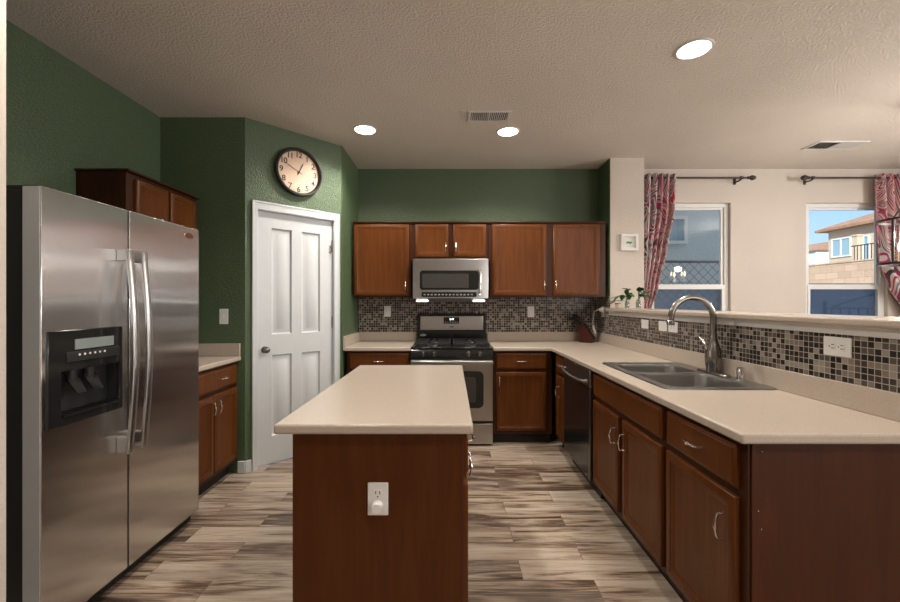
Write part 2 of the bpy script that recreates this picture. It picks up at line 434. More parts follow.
# pantry door
dr = thing('door_1', 'white four-panel pantry door in the green diagonal wall', 'door', (P0.x, P0.y, 0), DANG, kind='structure')
S0, S1, Z0, Z1 = .097, .751, .012, 2.084; DY = .022
bm = bmesh.new()
pxs = [S0, S0+.115, S0+.115+.168, S1-.115-.168, S1-.115, S1]; pzs = [Z0, .235, .905, 1.075, Z1-.125, Z1]
def phole(i, j): return i in (1, 3) and j in (1, 3)
cells(bm, pxs, pzs, phole, DY, DY+.035, xz)
for i in (1, 3):
    for j in (1, 3):
        a, b, c, d = pxs[i], pxs[i+1], pzs[j], pzs[j+1]
        def rect(ins, y): return [(a+ins, y, c+ins), (b-ins, y, c+ins), (b-ins, y, d-ins), (a+ins, y, d-ins)]
        loft(bm, [rect(0, DY+.0005), rect(.010, DY+.017), rect(.020, DY+.018), rect(.050, DY+.003)], False, True)
obj('slab', bm, 'white', dr)
kb = obj('door_knob', L_([(.0, -.07), (.018, -.066), (.026, -.052), (.024, -.036), (.011, -.028), (.010, -.008), (.027, -.006), (.029, 0)], 24, (S0+.06, DY, .955), 'Y'), 'brownsteel', dr)
kb['label'] = 'dark metal knob'
for hz in (1.86, 1.16, .22):
    bm = bmesh.new(); box(bm, S1-.004, S1+.010, DY-.006, DY+.012, hz-.05, hz+.05); tube(bm, [(S1+.003, DY-.008, hz-.055), (S1+.003, DY-.008, hz+.055)], .006, 8)
    obj('hinge', bm, 'brownsteel', dr)
hk = bmesh.new(); tube(hk, [(S1-.03, DY-.004, 1.80), (S1-.02, DY-.018, 1.79), (S1-.012, DY-.02, 1.83), (S1-.022, DY-.006, 1.862)], .004, 6)
obj('latch_hook', hk, 'brownsteel', dr)
bm = bmesh.new()
for (a, b, c, d) in ((.048, .092, 0, 2.157), (.756, .808, 0, 2.157)):
    box(bm, a, b, -.016, 0, c, d)
    box(bm, (a if a < .5 else b-.016), (a+.016 if a < .5 else b), -.021, -.016, c, d)
box(bm, .090, .758, -.016, 0, DTOP-.002, 2.157); box(bm, .064, .792, -.021, -.016, 2.141, 2.157)
box(bm, .0885, .0965, 0, .11, 0, DTOP); box(bm, .752, .7595, 0, .11, 0, DTOP); box(bm, .0885, .7595, 0, .11, 2.085, DTOP)
struct('trim_door', bm, 'white', 'white casing around the pantry door', 'trim', .003, (P0.x, P0.y, 0), DANG)

# dining windows
def window(name, x0, x1, label):
    w = thing(name, label, 'window', ((x0+x1)/2, YB, WZ[0]), kind='structure')
    W = (x1-x0)/2; H = WZ[1]-WZ[0]; mz = 1.515-WZ[0]
    bm = bmesh.new(); cells(bm, [-W, -W+.045, W-.045, W], [0, .05, H-.045, H], lambda i, j: i == 1 and j == 1, .035, .10, xz)
    obj('window_frame', bm, 'trimwhite', w, .003)
    bm = bmesh.new(); cells(bm, [-W+.045, -W+.075, W-.075, W-.045], [mz-.02, mz+.025, H-.07, H-.045], lambda i, j: i == 1 and j == 1, .050, .075, xz)
    s = obj('upper_sash', bm, 'trimwhite', w, .002); obj('pane', B((-W+.07, W-.07, .061, .065, mz+.02, H-.065)), 'pane', s)
    bm = bmesh.new(); cells(bm, [-W+.045, -W+.075, W-.075, W-.045], [.05, .085, mz-.03, mz+.018], lambda i, j: i == 1 and j == 1, .030, .0495, xz)
    s = obj('lower_sash', bm, 'trimwhite', w, .002); obj('pane', B((-W+.07, W-.07, .038, .042, .08, mz-.025)), 'pane', s)
    obj('insect_screen', B((-W+.046, W-.046, .088, .090, .05, mz)), 'screen', w)
    obj('window_sill', B((-W-.02, W+.02, -.03, .034, -.02, .002)), 'trimwhite', w, .004)
window('window_1', *W1, 'left dining window with a white frame, half behind the curtain and showing a grey house')
window('window_2', *W2, 'right dining window with a white frame, showing a roof and sky')

# ------------------------------------------------------------------ cabinets
def door_bm(x0, x1, z0, z1, t=.02, fr=.052):
    bm = bmesh.new()
    def R(i, y): return [(x0+i, y, z0+i), (x1-i, y, z0+i), (x1-i, y, z1-i), (x0+i, y, z1-i)]
    loft(bm, [R(0, t), R(0, .006), R(.003, .002), R(.008, 0), R(fr-.018, 0), R(fr-.015, .003), R(fr-.011, .003), R(fr+.001, .0115), R(fr+.004, .012)])
    return bm
def drawer_bm(x0, x1, z0, z1, t=.02):
    bm = bmesh.new()
    def R(i, y): return [(x0+i, y, z0+i), (x1-i, y, z0+i), (x1-i, y, z1-i), (x0+i, y, z1-i)]
    loft(bm, [R(0, t), R(0, .008), R(.004, .005), R(.011, .004), R(.015, 0)])
    return bm
def pull_bm(x, z, vert):
    bm = bmesh.new(); h = .044
    P = []; R = []
    for (s, o, r) in ((-h, -.0002, .0062), (-h, -.010, .0045), (-h*.96, -.021, .0042), (-h*.80, -.026, .0042), (-h*.4, -.029, .0042), (-h*.22, -.030, .0050), (-h*.1, -.031, .0075), (0, -.031, .0085),
                      (h*.1, -.031, .0075), (h*.22, -.030, .0050), (h*.4, -.029, .0042), (h*.80, -.026, .0042), (h*.96, -.021, .0042), (h, -.010, .0045), (h, -.0002, .0062)):
        P.append((x, o, z+s) if vert else (x+s, o, z)); R.append(r)
    tube(bm, P, R, 8)
    return bm
def cabinet(name, label, loc, rotz, w, d, z0, z1, fronts, toe=True, cap=False, mat='wood', crown=None, hollow=False):
    t = thing(name, label, 'cabinet', loc, rotz)
    zb = .102 if toe else z0
    if hollow:   # open-topped, for the sink bowls
        bm = bmesh.new(); cells(bm, [0, .018, w-.018, w], [.0205, .040, d-.012, d], lambda i, j: i == 1 and j == 1, zb+.018, z1, xy); box(bm, 0, w, .0205, d, zb, zb+.018)
        obj('body', bm, 'wooddark', t)
    else: obj('body', B((0, w, .0205, d, zb, z1)), 'wooddark', t, .002)
    if toe: obj('toe_kick', B((.002, w-.002, .085, d-.01, 0, .1015)), 'toe', t)
    if crown: obj('top_moulding', B((-.012 if crown[0] else 0, w+(.012 if crown[1] else 0), -.004, d, z1, z1+.014)), 'wooddark', t, .004)
    for f in fronts:
        if f[0] == 'door': o = obj('door', door_bm(*f[1:5], fr=min(.052, (f[2]-f[1])*.2)), mat, t)
        else: o = obj('drawer' if f[5] else 'false_front', drawer_bm(*f[1:5]), mat, t)
        if f[5]: h = obj('handle', pull_bm(*f[5]), 'pull', o); h['label'] = 'pewter arched handle'
    return t
UB, UT = 1.396, 2.144
YU = 4.04
# uppers on the back wall
cabinet('wall_cabinet', 'dark cherry single-door wall cabinet left of the microwave', (-.992, YU, 0), 0, .586, YB-YU-.001, UB, UT,
        [('door', .012, .566, UB+.014, UT-.012, (.535, UB+.11, True))], False, crown=(0, 0))
cabinet('wall_cabinet', 'short dark cherry two-door cabinet directly above the microwave', (-.405, YU, 0), 0, .798, YB-YU-.001, 1.775, UT,
        [('door', .045, .378, 1.80, UT-.012, (.352, 1.90, True)), ('door', .430, .760, 1.80, UT-.012, (.455, 1.90, True))], False, crown=(0, 0))
cabinet('wall_cabinet', 'wide dark cherry two-door wall cabinet right of the microwave', (.394, YU, 0), 0, 1.175, YB-YU-.001, UB, UT,
        [('door', .022, .572, UB+.014, UT-.012, (.545, UB+.12, True)), ('door', .638, 1.108, UB+.014, UT-.012, (.662, UB+.12, True))], False, crown=(0, 0))
# upper on the left wall
cabinet('wall_cabinet', 'dark cherry wall cabinet on the left wall, seen over the refrigerator', (-1.962, 2.44, 0), PI/2, .665, -1.962-XL-.001, UB, UT,
        [('door', .06, .345, UB+.014, UT-.03, (.325, UB+.1, True)), ('door', .365, .65, UB+.014, UT-.03, (.39, UB+.1, True))], False, crown=(1, 1))
CT = .92; CB = .885
# base cabinets
DRZ = (.715, .862); DOZ = (.135, .685)
cabinet('base_cabinet', 'dark cherry base cabinet on the left wall between refrigerator and pantry', (-1.664, 2.475, 0), PI/2, .668, -1.664-XL-.001, 0, CB-.001,
        [('drawer', .02, .645, *DRZ, (.44, .79, False)), ('door', .02, .335, *DOZ, (.305, .60, True)), ('door', .345, .645, *DOZ, (.375, .60, True))])
YBASE = 3.752
cabinet('base_cabinet', 'dark cherry base cabinet left of the range', (-.985, YBASE, 0), 0, .608, YB-YBASE-.001, 0, CB-.001,
        [('drawer', .03, .585, *DRZ, (.31, .79, False)), ('door', .03, .585, *DOZ, (.55, .60, True))])
cabinet('base_cabinet', 'dark cherry base cabinet right of the range with one door and one drawer', (.396, YBASE, 0), 0, .556, YB-YBASE-.001, 0, CB-.001,
        [('drawer', .030, .500, *DRZ, (.265, .79, False)), ('door', .030, .500, *DOZ, (.056, .60, True))])
XF = .957
def pen(y_far, y_near, name, label, fronts, hollow=False): return cabinet(name, label, (XF, y_far, 0), -PI/2, y_far-y_near, XR-XF-.002, 0, CB-.001, fronts, hollow=hollow)
pen(3.745, 3.385, 'base_cabinet', 'narrow corner base cabinet tucked left of the dishwasher',
    [('drawer', .10, .345, *DRZ, (.24, .79, False)), ('door', .10, .345, *DOZ, (.20, .55, True))])
pen(2.722, 1.806, 'base_cabinet', 'two-door dark cherry base cabinet under the sink',
    [('drawer', .020, .895, *DRZ, None), ('door', .020, .420, *DOZ, (.388, .565, True)), ('door', .480, .895, *DOZ, (.508, .565, True))], True)
pc = pen(1.805, 1.318, 'base_cabinet', 'dark cherry base cabinet at the near end of the peninsula with a plain side panel',
    [('drawer', .020, .455, *DRZ, (.235, .79, False)), ('door', .020, .455, *DOZ, (.400, .56, True))])
obj('end_panel', B((.487, .494, .030, XR-XF-.002, 0, CB-.001)), 'panel', pc, .001)
for (y, z) in ((.062, .855), (.050, .66), (.060, .60)): obj('screw_cap', L_([(.0018, 0), (.0018, .0010)], 8, (.494, y, z), 'X'), 'pull', pc)

# island
isl = thing('kitchen_island', 'dark cherry island cabinet in the middle of the floor', 'island', (.062, 1.420, 0), PI/2)
obj('body', B((.004, 1.255, .0205, .6235, .102, CB-.001)), 'wooddark', isl, .002)
obj('toe_kick', B((.004, 1.25, .085, .62, 0, .1015)), 'toe', isl)
obj('end_panel', B((0, .0039, .022, .624, 0, CB-.001)), wood('island_end_panel', (.062, .0160, .0026), (.080, .0215, .0036), (.100, .0280, .0050), .45, spec=.2), isl)
for (a, b, hx) in ((.02, .42, .39), (.435, .835, .46), (.85, 1.24, .88)):
    o = obj('door', door_bm(a, b, *DOZ), 'wood', isl); obj('handle', pull_bm(hx, .60, True), 'pull', o)
    o = obj('drawer', drawer_bm(a, b, *DRZ), 'wood', isl); obj('handle', pull_bm((a+b)/2, .79, False), 'pull', o)

# counters
def slab(name, us, vs, hole, label, z0=CB, z1=CT, bev=.008):
    bm = bmesh.new(); cells(bm, us, vs, hole, z0, z1, xy)
    return tag(obj(name, bm, 'counter', None, bev, seg=3), label, 'countertop')
tag(slab('countertop', [-.616, .077], [1.385, 2.70], lambda i, j: False, 'beige laminate top on the island'), 'beige laminate top on the island', 'countertop')
c = slab('countertop', [XL, -1.650], [2.472, YF], lambda i, j: False, 'beige laminate counter beside the refrigerator')
obj('backsplash_lip', B((XL, -1.655, YF-.02, YF-.0005, CT, 1.02), (XL, XL+.02, 2.472, YF-.0205, CT, 1.02)), 'counter', c, .003)
c = slab('countertop', [-1.012, -.378], [3.738, YB-.001], lambda i, j: False, 'beige laminate counter left of the range')
obj('backsplash_lip', B((-1.0125, -.378, YB-.026, YB-.0065, CT, 1.02), (-1.0125, -.993, 3.742, YB-.0265, CT, 1.02)), 'counter', c, .003)
SX = (1.062, 1.535); SY = (1.955, 2.752)
c = slab('countertop', [.398, .937, SX[0], SX[1], 1.603], [1.288, SY[0], SY[1], 3.738, YB-.007],
         lambda i, j: (i == 0 and j < 3) or (i == 2 and j == 1), 'L-shaped beige laminate counter running along the peninsula to the range')
obj('backsplash_lip', B((.398, 1.598, YB-.026, YB-.0065, CT, 1.02), (1.584, 1.602, 1.290, YB-.0265, CT, 1.02)), 'counter', c, .003)
tag(obj('bar_ledge', B((1.556, 1.85, 1.27, 4.039, 1.2505, 1.284)), 'counter', None, .010, seg=3), 'raised beige ledge on top of the low wall', 'ledge')

# ------------------------------------------------------------------ refrigerator
fr = thing('refrigerator', 'stainless side-by-side refrigerator with a water dispenser', 'refrigerator', (-1.547, 1.509, 0), PI/2)
FW = .945; SEAM = .410; FH = 1.785
obj('body', B((.004, FW-.004, .075, .735, .02, FH-.012)), 'satinblack', fr, .004)
for a in (.01, FW-.10): obj('hinge_cover', B((a, a+.09, .03, .16, FH-.012, FH+.006)), 'satinblack', fr, .004)
# freezer door with an opening for the dispenser
D0, D1, DZ0, DZ1 = .019, .369, .850, 1.232
def curved_door(x0, x1, hole=None):
    bm = bmesh.new()
    if hole is None:
        box(bm, x0, x1, 0, .070, .075, FH)
    else:
        cells(bm, [x0, hole[0], hole[1], x1], [.075, hole[2], hole[3], FH], lambda i, j: i == 1 and j == 1, 0, .070, xz)
    return bm
o = obj('freezer_door', curved_door(0, SEAM-.005, (D0+.012, D1-.012, DZ0+.012, DZ1-.012)), 'fridge', fr, .003, seg=3)
o = obj('refrigerator_door', curved_door(SEAM+.005, FW), 'fridge', fr, .003, seg=3)
bm = bmesh.new(); pts = [(FW-.095+.036*math.cos(a*PI/12), 1.735+.016*math.sin(a*PI/12)) for a in range(24)]
prism(bm, pts, -.004, 0, xz); bd = obj('badge', bm, 'chrome', o); bd['label'] = 'oval silver badge'
def bar_handle(x, s):
    bm = bmesh.new(); P = []; R = []
    for k in range(17):
        u = k/16; z = .64 + .95*u; y = -.048 - .030*math.sin(PI*u)
        P.append((x, y, z))
    tube(bm, P, .019, 14, .6)
    for z in (.645, 1.535):
        box(bm, x-.015, x+.015, -.062, 0, z-.0, z+.075 if z < 1 else z+.055)
    return bm
M['edge'] = plain('light_grey_edge', (.42, .42, .41), .3)
e_ = obj('lit_edge_strip', B((-.0015, 0, .004, .068, .078, FH-.003)), 'edge', fr); e_['label'] = 'light grey strip added to look like lit steel'  # pale strip added so the door's steel side looks lit
h = obj('freezer_handle', bar_handle(SEAM-.056, -1), 'steel', fr, .004)
h = obj('refrigerator_handle', bar_handle(SEAM+.030, 1), 'steel', fr, .004)
obj('base_grille', B((.01, FW-.01, .045, .075, .012, .070), *[(.02, FW-.02, .038, .046, .018+k*.013, .024+k*.013) for k in range(4)]), 'satinblack', fr)
ds = bmesh.new()
cells(ds, [D0, D0+.055, D1-.018, D1], [DZ0, DZ0+.035, DZ1-.165, DZ1], lambda i, j: i == 1 and j == 1, -.006, .012, xz)
disp = obj('dispenser', ds, 'black', fr, .003)
a, b, c0, c1 = D0+.055, D1-.018, DZ0+.035, DZ1-.165
obj('recess', B((a, b, .055, .060, c0, c1), (a-.004, a, .012, .060, c0, c1), (b, b+.004, .012, .060, c0, c1), (a, b, .012, .060, c1, c1+.004), (a, b, .012, .060, c0-.004, c0)), 'satinblack', disp)
obj('display', B((a+.055, b-.035, -.009, -.006, DZ1-.082, DZ1-.040)), 'display', disp)
obj('control_strip', B((a+.02, b-.005, -.010, -.006, DZ1-.130, DZ1-.090)), 'satinblack', disp, .002)
for k in range(6):
    obj('button', L_([(.0046, -.012), (.0046, -.0101)], 10, (a+.072+k*.024, 0, DZ1-.104), 'Y'), 'plastic', disp)
for k, (dx, w) in enumerate(((.085, .052), (.165, .060))):
    bm = bmesh.new(); loft(bm, [[(a+dx-w/2, .02, c1-.05), (a+dx+w/2, .02, c1-.05), (a+dx+w/2, .034, c1-.03), (a+dx-w/2, .034, c1-.03)],
                                [(a+dx-w*.40, -.012, c1-.100), (a+dx+w*.40, -.012, c1-.100), (a+dx+w*.40, .004, c1-.092), (a+dx-w*.40, .004, c1-.092)]])
    obj('paddle', bm, 'black', disp, .003)
    obj('nozzle', L_([(.016, 0), (.020, .05)], 14, (a+dx, .035, c1-.052)), 'satinblack', disp)
obj('drip_tray', B((a+.002, b-.002, -.012, .054, c0, c0+.008), *[(a+.012+k*.022, a+.022+k*.022, -.010, .050, c0+.008, c0+.011) for k in range(12)]), 'darksteel', disp)

# ------------------------------------------------------------------ range
rg = thing('range', 'stainless and black gas range under the microwave', 'stove', (-.374, 3.72, 0))
RW = .764
obj('body', B((.002, RW-.002, .045, .640, .03, .895)), 'satinblack', rg, .003)
for x in (.03, RW-.06):
    for y in (.08, .58): obj('foot', B((x, x+.03, y, y+.03, 0, .03)), 'satinblack', rg)
bm = bmesh.new(); loft(bm, [[(0, .050, .806), (0, .0, .806), (0, -.004, .84), (0, .02, .900), (0, .050, .900)], [(RW, .050, .806), (RW, .0, .806), (RW, -.004, .84), (RW, .02, .900), (RW, .050, .900)]])
obj('control_panel', bm, 'black', rg, .002)
for x in (.118, .218, .540, .640):
    o = obj('knob', L_([(.027, 0), (.026, -.012), (.021, -.026), (.018, -.030)], 20, (x, -.001, .862), 'Y'), 'darksteel', rg)
    obj('pointer', B((x-.004, x+.004, -.036, -.026, .842, .882)), 'steel', o, .002)
obj('cooktop', B((0, RW, .015, .600, .9005, .922)), 'black', rg, .004)
for bx in (.20, .565):
    for by in (.16, .44):
        o = obj('burner', L_([(.050, .9225), (.048, .932), (.036, .934)], 20, (bx, by, 0)), 'darksteel', rg); obj('burner_cap', L_([(.034, .9345), (.034, .941), (.030, .944)], 20, (bx, by, 0)), 'iron', o)
for gx in (.03, .395):
    bm = bmesh.new(); x0, x1 = gx, gx+.34
    for x in (x0, x1-.012): box(bm, x, x+.012, .05, .56, .944, .956)
    for y in (.05, .299, .548): box(bm, x0, x1, y, y+.012, .944, .956)
    for y in (.16, .44):
        box(bm, x0, x0+.12, y-.005, y+.005, .946, .958); box(bm, x1-.12, x1, y-.005, y+.005, .946, .958)
        xm = (x0+x1)/2
        box(bm, xm-.005, xm+.005, y-.10, y-.03, .946, .958); box(bm, xm-.005, xm+.005, y+.03, y+.10, .946, .958)
    for x in (x0, x1-.012):
        for y in (.05, .548): box(bm, x, x+.012, y, y+.012, .9225, .944)
    obj('grate', bm, 'iron', rg)
o = obj('backguard', B((.012, RW-.012, .585, .640, .922, 1.222)), 'black', rg, .006)
obj('steel_panel', B((.045, RW-.045, .579, .585, 1.045, 1.192)), 'steel', o, .003)
dsp = obj('clock_display', B((.295, .462, .575, .579, 1.112, 1.182)), 'black', o, .002)
obj('display_digits', text_bm('12:49', .026, lambda x, y, z: (.380+x, .5745-z, 1.160+y), .0004), 'lcd', dsp)
for k in range(6): obj('touch_key', B((.306+k*.026, .322+k*.026, .574, .5752, 1.122, 1.134)), 'display', dsp)
bm = bmesh.new(); prism(bm, [(.382+.022*math.cos(a*PI/10), 1.078+.007*math.sin(a*PI/10)) for a in range(20)], .577, .579, xz); obj('badge', bm, 'darksteel', o)
bm = bmesh.new(); prism(bm, [(.075+.034*math.cos(a*PI/10), .990+.012*math.sin(a*PI/10)) for a in range(20)], .583, .585, xz); q = obj('sticker', bm, 'display', o); q['label'] = 'pale oval sticker'
od = obj('oven_door', B((0, RW, 0, .044, .236, .800)), 'steel', rg, .005)
bm = bmesh.new(); prism(bm, rrect(.59, .345, .05, 6, RW/2, .530), -.003, 0, xz); g = obj('oven_window', bm, 'black', od)
bm = bmesh.new(); prism(bm, rrect(.45, .235, .02, 4, RW/2, .530), -.004, -.003, xz); obj('inner_glass', bm, 'glassdark', g)
bm = bmesh.new(); box(bm, .0, RW, -.046, -.024, .768, .803); box(bm, .02, .05, -.024, 0, .772, .798); box(bm, RW-.05, RW-.02, -.024, 0, .772, .798)
obj('handle', bm, 'steel', od, .007)
obj('badge', L_([(.016, -.003), (.016, 0)], 18, (RW/2, 0, .30), 'Y'), 'darksteel', od)
obj('storage_drawer', B((0, RW, .002, .044, .022, .212)), 'steel', rg, .005)

# ------------------------------------------------------------------ microwave
mw = thing('microwave', 'stainless over-the-range microwave with a dark window', 'microwave', (-.380, 3.975, 1.345))
MW = .752; MH = .428
obj('body', B((.003, MW-.003, .03, .398, .012, MH)), 'satinblack', mw, .003)
bm = bmesh.new(); N = 16
lp0 = []; front = []
for k in range(N+1):
    u = k/N; front.append((MW*u, -.018*math.sin(PI*u)**.6 if 0 < u < 1 else 0))
poly = front + [(MW, .03), (0, .03)]
prism(bm, poly, .036, MH, lambda x, y, z: (x, y, z))
fc = obj('door', bm, 'steel', mw, .003)
def bulge(x): 
    u = min(max(x/MW, .001), .999); return -.018*math.sin(PI*u)**.6
def curved_patch(x0, x1, z0, z1, off, r=.03):
    bm = bmesh.new(); pts = rrect(x1-x0, z1-z0, r, 5, (x0+x1)/2, (z0+z1)/2)
    # densify the long edges so the patch follows the bowed door
    dense = []
    for i, p in enumerate(pts):
        q = pts[(i+1) % len(pts)]; m = max(1, int(abs(q[0]-p[0])/.03))
        for k in range(m): dense.append((p[0]+(q[0]-p[0])*k/m, p[1]+(q[1]-p[1])*k/m))
    loft(bm, [[(x, bulge(x), z) for x, z in dense], [(x, bulge(x)-off, z) for x, z in dense]], False, False)
    xs = sorted(set(round(x, 4) for x, z in dense))
    top = [bm.verts.new((x, bulge(x)-off, max(z for xx, z in dense if abs(xx-x) < 2e-4))) for x in xs]
    bot = [bm.verts.new((x, bulge(x)-off, min(z for xx, z in dense if abs(xx-x) < 2e-4))) for x in xs]
    for i in range(len(xs)-1): bm.faces.new((bot[i], bot[i+1], top[i+1], top[i]))
    return bm
w_ = obj('window_surround', curved_patch(.070, .655, .120, .312, .003), 'black', fc)
obj('window_glass', curved_patch(.095, .555, .140, .280, .0045, .012), 'glassdark', w_)
cp = obj('control_strip', curved_patch(.088, .635, .050, .098, .003, .015), 'black', fc)
for k in range(14):
    x = .108 + k*.036
    obj('touch_key', B((x, x+.020, bulge(x)-.006, bulge(x)-.0028, .066, .080)), 'display', cp)
bm = bmesh.new(); tube(bm, [(.668, -.010, .070), (.668, -.042, .085), (.668, -.046, .12), (.668, -.046, .28), (.668, -.042, .315), (.668, -.010, .33)], .011, 10); obj('handle', bm, 'chrome', fc)
obj('vent_lip', B((.16, MW-.16, .0, .05, .004, .034)), 'darksteel', mw, .004)
M['task'] = emit('task_lamp', (1, .95, .86), 3.5)
for x in (.035, .600):
    o = obj('task_light', B((x, x+.115, -.008, .05, .003, .020)), 'task', mw, .004); o['label'] = 'lit task lamp'

# ------------------------------------------------------------------ dishwasher
dw = thing('dishwasher', 'black dishwasher between the corner and sink cabinets', 'dishwasher', (XF, 3.378, 0), -PI/2)
DW = .650
obj('body', B((.004, DW-.004, .03, .60, .10, CB-.002)), 'satinblack', dw)
obj('toe_kick', B((.004, DW-.004, .07, .30, 0, .099)), 'satinblack', dw)
obj('door', B((.003, DW-.040, -.004, .030, .115, .755)), 'black', dw, .004)
obj('side_trim', B((DW-.039, DW-.003, -.008, .030, .115, .755)), 'darksteel', dw, .004)
obj('control_panel', B((.003, DW-.003, -.010, .030, .757, CB-.008)), 'dwsteel', dw, .006)
bm = bmesh.new(); tube(bm, [(.05, -.010, .80), (.065, -.034, .795), (.15, -.042, .785), (DW/2, -.045, .780), (DW-.15, -.042, .785), (DW-.055, -.034, .795), (DW-.04, -.010, .80)], .010, 10)
obj('handle', bm, 'steel', dw)

# ------------------------------------------------------------------ sink and faucet
sk = thing('sink', 'stainless double-bowl sink set into the peninsula counter', 'sink', (0, 0, CT))
bm = bmesh.new()
outer = rrect(.545, .845, .03, 5, 1.3125, 2.3525)
bowls = [(1.285, 2.536, .405, .300), (1.285, 2.165, .405, .385)]
edges = []
def ring(pts, z):
    vs = [bm.verts.new((x, y, z)) for x, y in pts]; es = [bm.edges.new((vs[i], vs[(i+1) % len(vs)])) for i in range(len(vs))]; return vs, es
vo, eo = ring(outer, .007); edges += eo; hv = []
for (cx, cy, w, h) in bowls:
    v, e = ring(rrect(w, h, .06, 6, cx, cy), .007); edges += e; hv.append(v)
bmesh.ops.triangle_fill(bm, edges=edges, use_beauty=True)
vl = [bm.verts.new((v.co.x + (v.co.x-1.3125)*.006, v.co.y + (v.co.y-2.3525)*.006, .0006)) for v in vo]
for i in range(len(vo)): j = (i+1) % len(vo); bm.faces.new((vo[i], vo[j], vl[j], vl[i]))
obj('rim', bm, 'sink', sk)
for (cx, cy, w, h) in bowls:
    bm = bmesh.new(); loops = []
    for (ins, z, r) in ((-.0005, .0068, .0605), (.004, .003, .06), (.007, -.01, .06), (.016, -.15, .06), (.028, -.180, .06), (.06, -.192, .05), (.12, -.194, .03)):
        loops.append([(x, y, z) for x, y in rrect(w-2*ins, h-2*ins, r, 6, cx, cy)])
    loft(bm, loops, False, True)
    bw = obj('bowl', bm, 'sink', sk); obj('drain', L_([(.042, -.1935), (.040, -.190), (.028, -.192)], 20, (cx, cy, 0)), 'chrome', bw)
fa = thing('faucet', 'brushed nickel gooseneck faucet behind the sink bowls', 'faucet', (1.535, 2.34, CT+.0075))
bm = bmesh.new(); loft(bm, [[(x, y, z) for x, y in rrect(w, l, w*.49, 6)] for (w, l, z) in ((.062, .26, 0), (.062, .26, .006), (.052, .25, .011))]); obj('deck_plate', bm, 'nickel', fa)
obj('faucet_body', L_([(.036, .011), (.038, .03), (.043, .06), (.044, .10), (.039, .14), (.028, .175), (.021, .20), (.020, .23)], 24), 'nickel', fa)
P = [(0, 0, .23), (0, 0, .30)] + [(-.124+.124*math.cos(a), 0, .320+.124*math.sin(a)) for a in [PI*k/14 for k in range(15)]] + [(-.250, 0, .312)]
obj('gooseneck', T(P, .0175, 14), 'nickel', fa)
obj('spray_head', L_([(.0175, 0), (.021, -.004), (.022, -.026), (.019, -.030)], 18, (-.250, 0, .312)), 'nickel', fa)
obj('lever', T([(-.02, .0, .130), (-.030, .012, .145), (-.034, .045, .185), (-.034, .075, .205), (-.034, .09, .209)], [.016, .014, .008, .006, .005], 10), 'nickel', fa)
tag(obj('air_gap_cap', L_([(.026, 0), (.026, .008), (.021, .010), (.021, .055), (.018, .066), (.010, .070)], 20), 'chrome'), 'small chrome cap beside the faucet on the sink rim', 'fitting').location = (1.548, 2.135, CT+.0075)

# ------------------------------------------------------------------ knife block with knives, charger
kx, ky = 1.425, 4.235
kbk = thing('knife_block', 'dark brown wooden knife block in the counter corner', 'knife block', (kx, ky, CT+.0005), math.radians(-38))
prof = [(-.050, 0), (.082, 0), (.090, .045), (-.020, .205), (-.092, .135), (-.058, .08)]
bm = bmesh.new(); prism(bm, prof, -.055, .055, xz); obj('block', bm, wood('knife_block_wood', (.022, .006, .003), (.045, .010, .005), (.07, .016, .008), .3), kbk, .004)
bm = bmesh.new()
nrm = Vector((-.697, 0, .717))  # out of the sloping face, up and forward
kn_prof = [(.009, 0), (.0105, .02), (.0095, .06), (.011, .095), (.006, .104)]
def knife(label, u, v, ln, thick):
    k = thing('knife', label, 'knife', (0, 0, 0), 0, 'knives in the wooden block')
    hb = L_([(r*thick, z*ln) for r, z in kn_prof], 10); obj('handle', hb, 'black', k)
    bl = B((-.010, .010, -.001, .001, -.09, -.0002)); obj('blade', bl, 'chrome', k)
    p = Vector((-.092 + u*.072, v, .135 + u*.070)) + nrm*.002
    loc = Matrix.Rotation(math.radians(-38), 4, 'Z') @ p
    k.location = Vector((kx, ky, CT)) + loc
    k.rotation_euler = (Matrix.Rotation(math.radians(-38), 4, 'Z') @ nrm.to_track_quat('Z', 'Y').to_matrix().to_4x4()).to_euler()
    for ch in k.children: ch.visible_shadow = True
    return k
knife('black-handled knife at the top left of the knife block', .88, -.030, 1.3, 1.4)
knife('black-handled knife at the top right of the knife block', .86, .022, 1.25, 1.4)
knife('black-handled knife in the middle left slot of the block', .56, -.034, 1.15, 1.3)
knife('black-handled knife in the middle slot of the block', .55, 0, 1.15, 1.3)
knife('black-handled knife in the middle right slot of the block', .54, .034, 1.1, 1.3)
knife('small black-handled knife in the lowest left slot of the block', .22, -.026, .75, .95)
knife('small black-handled knife in the lowest right slot of the block', .22, .026, .75, .95)

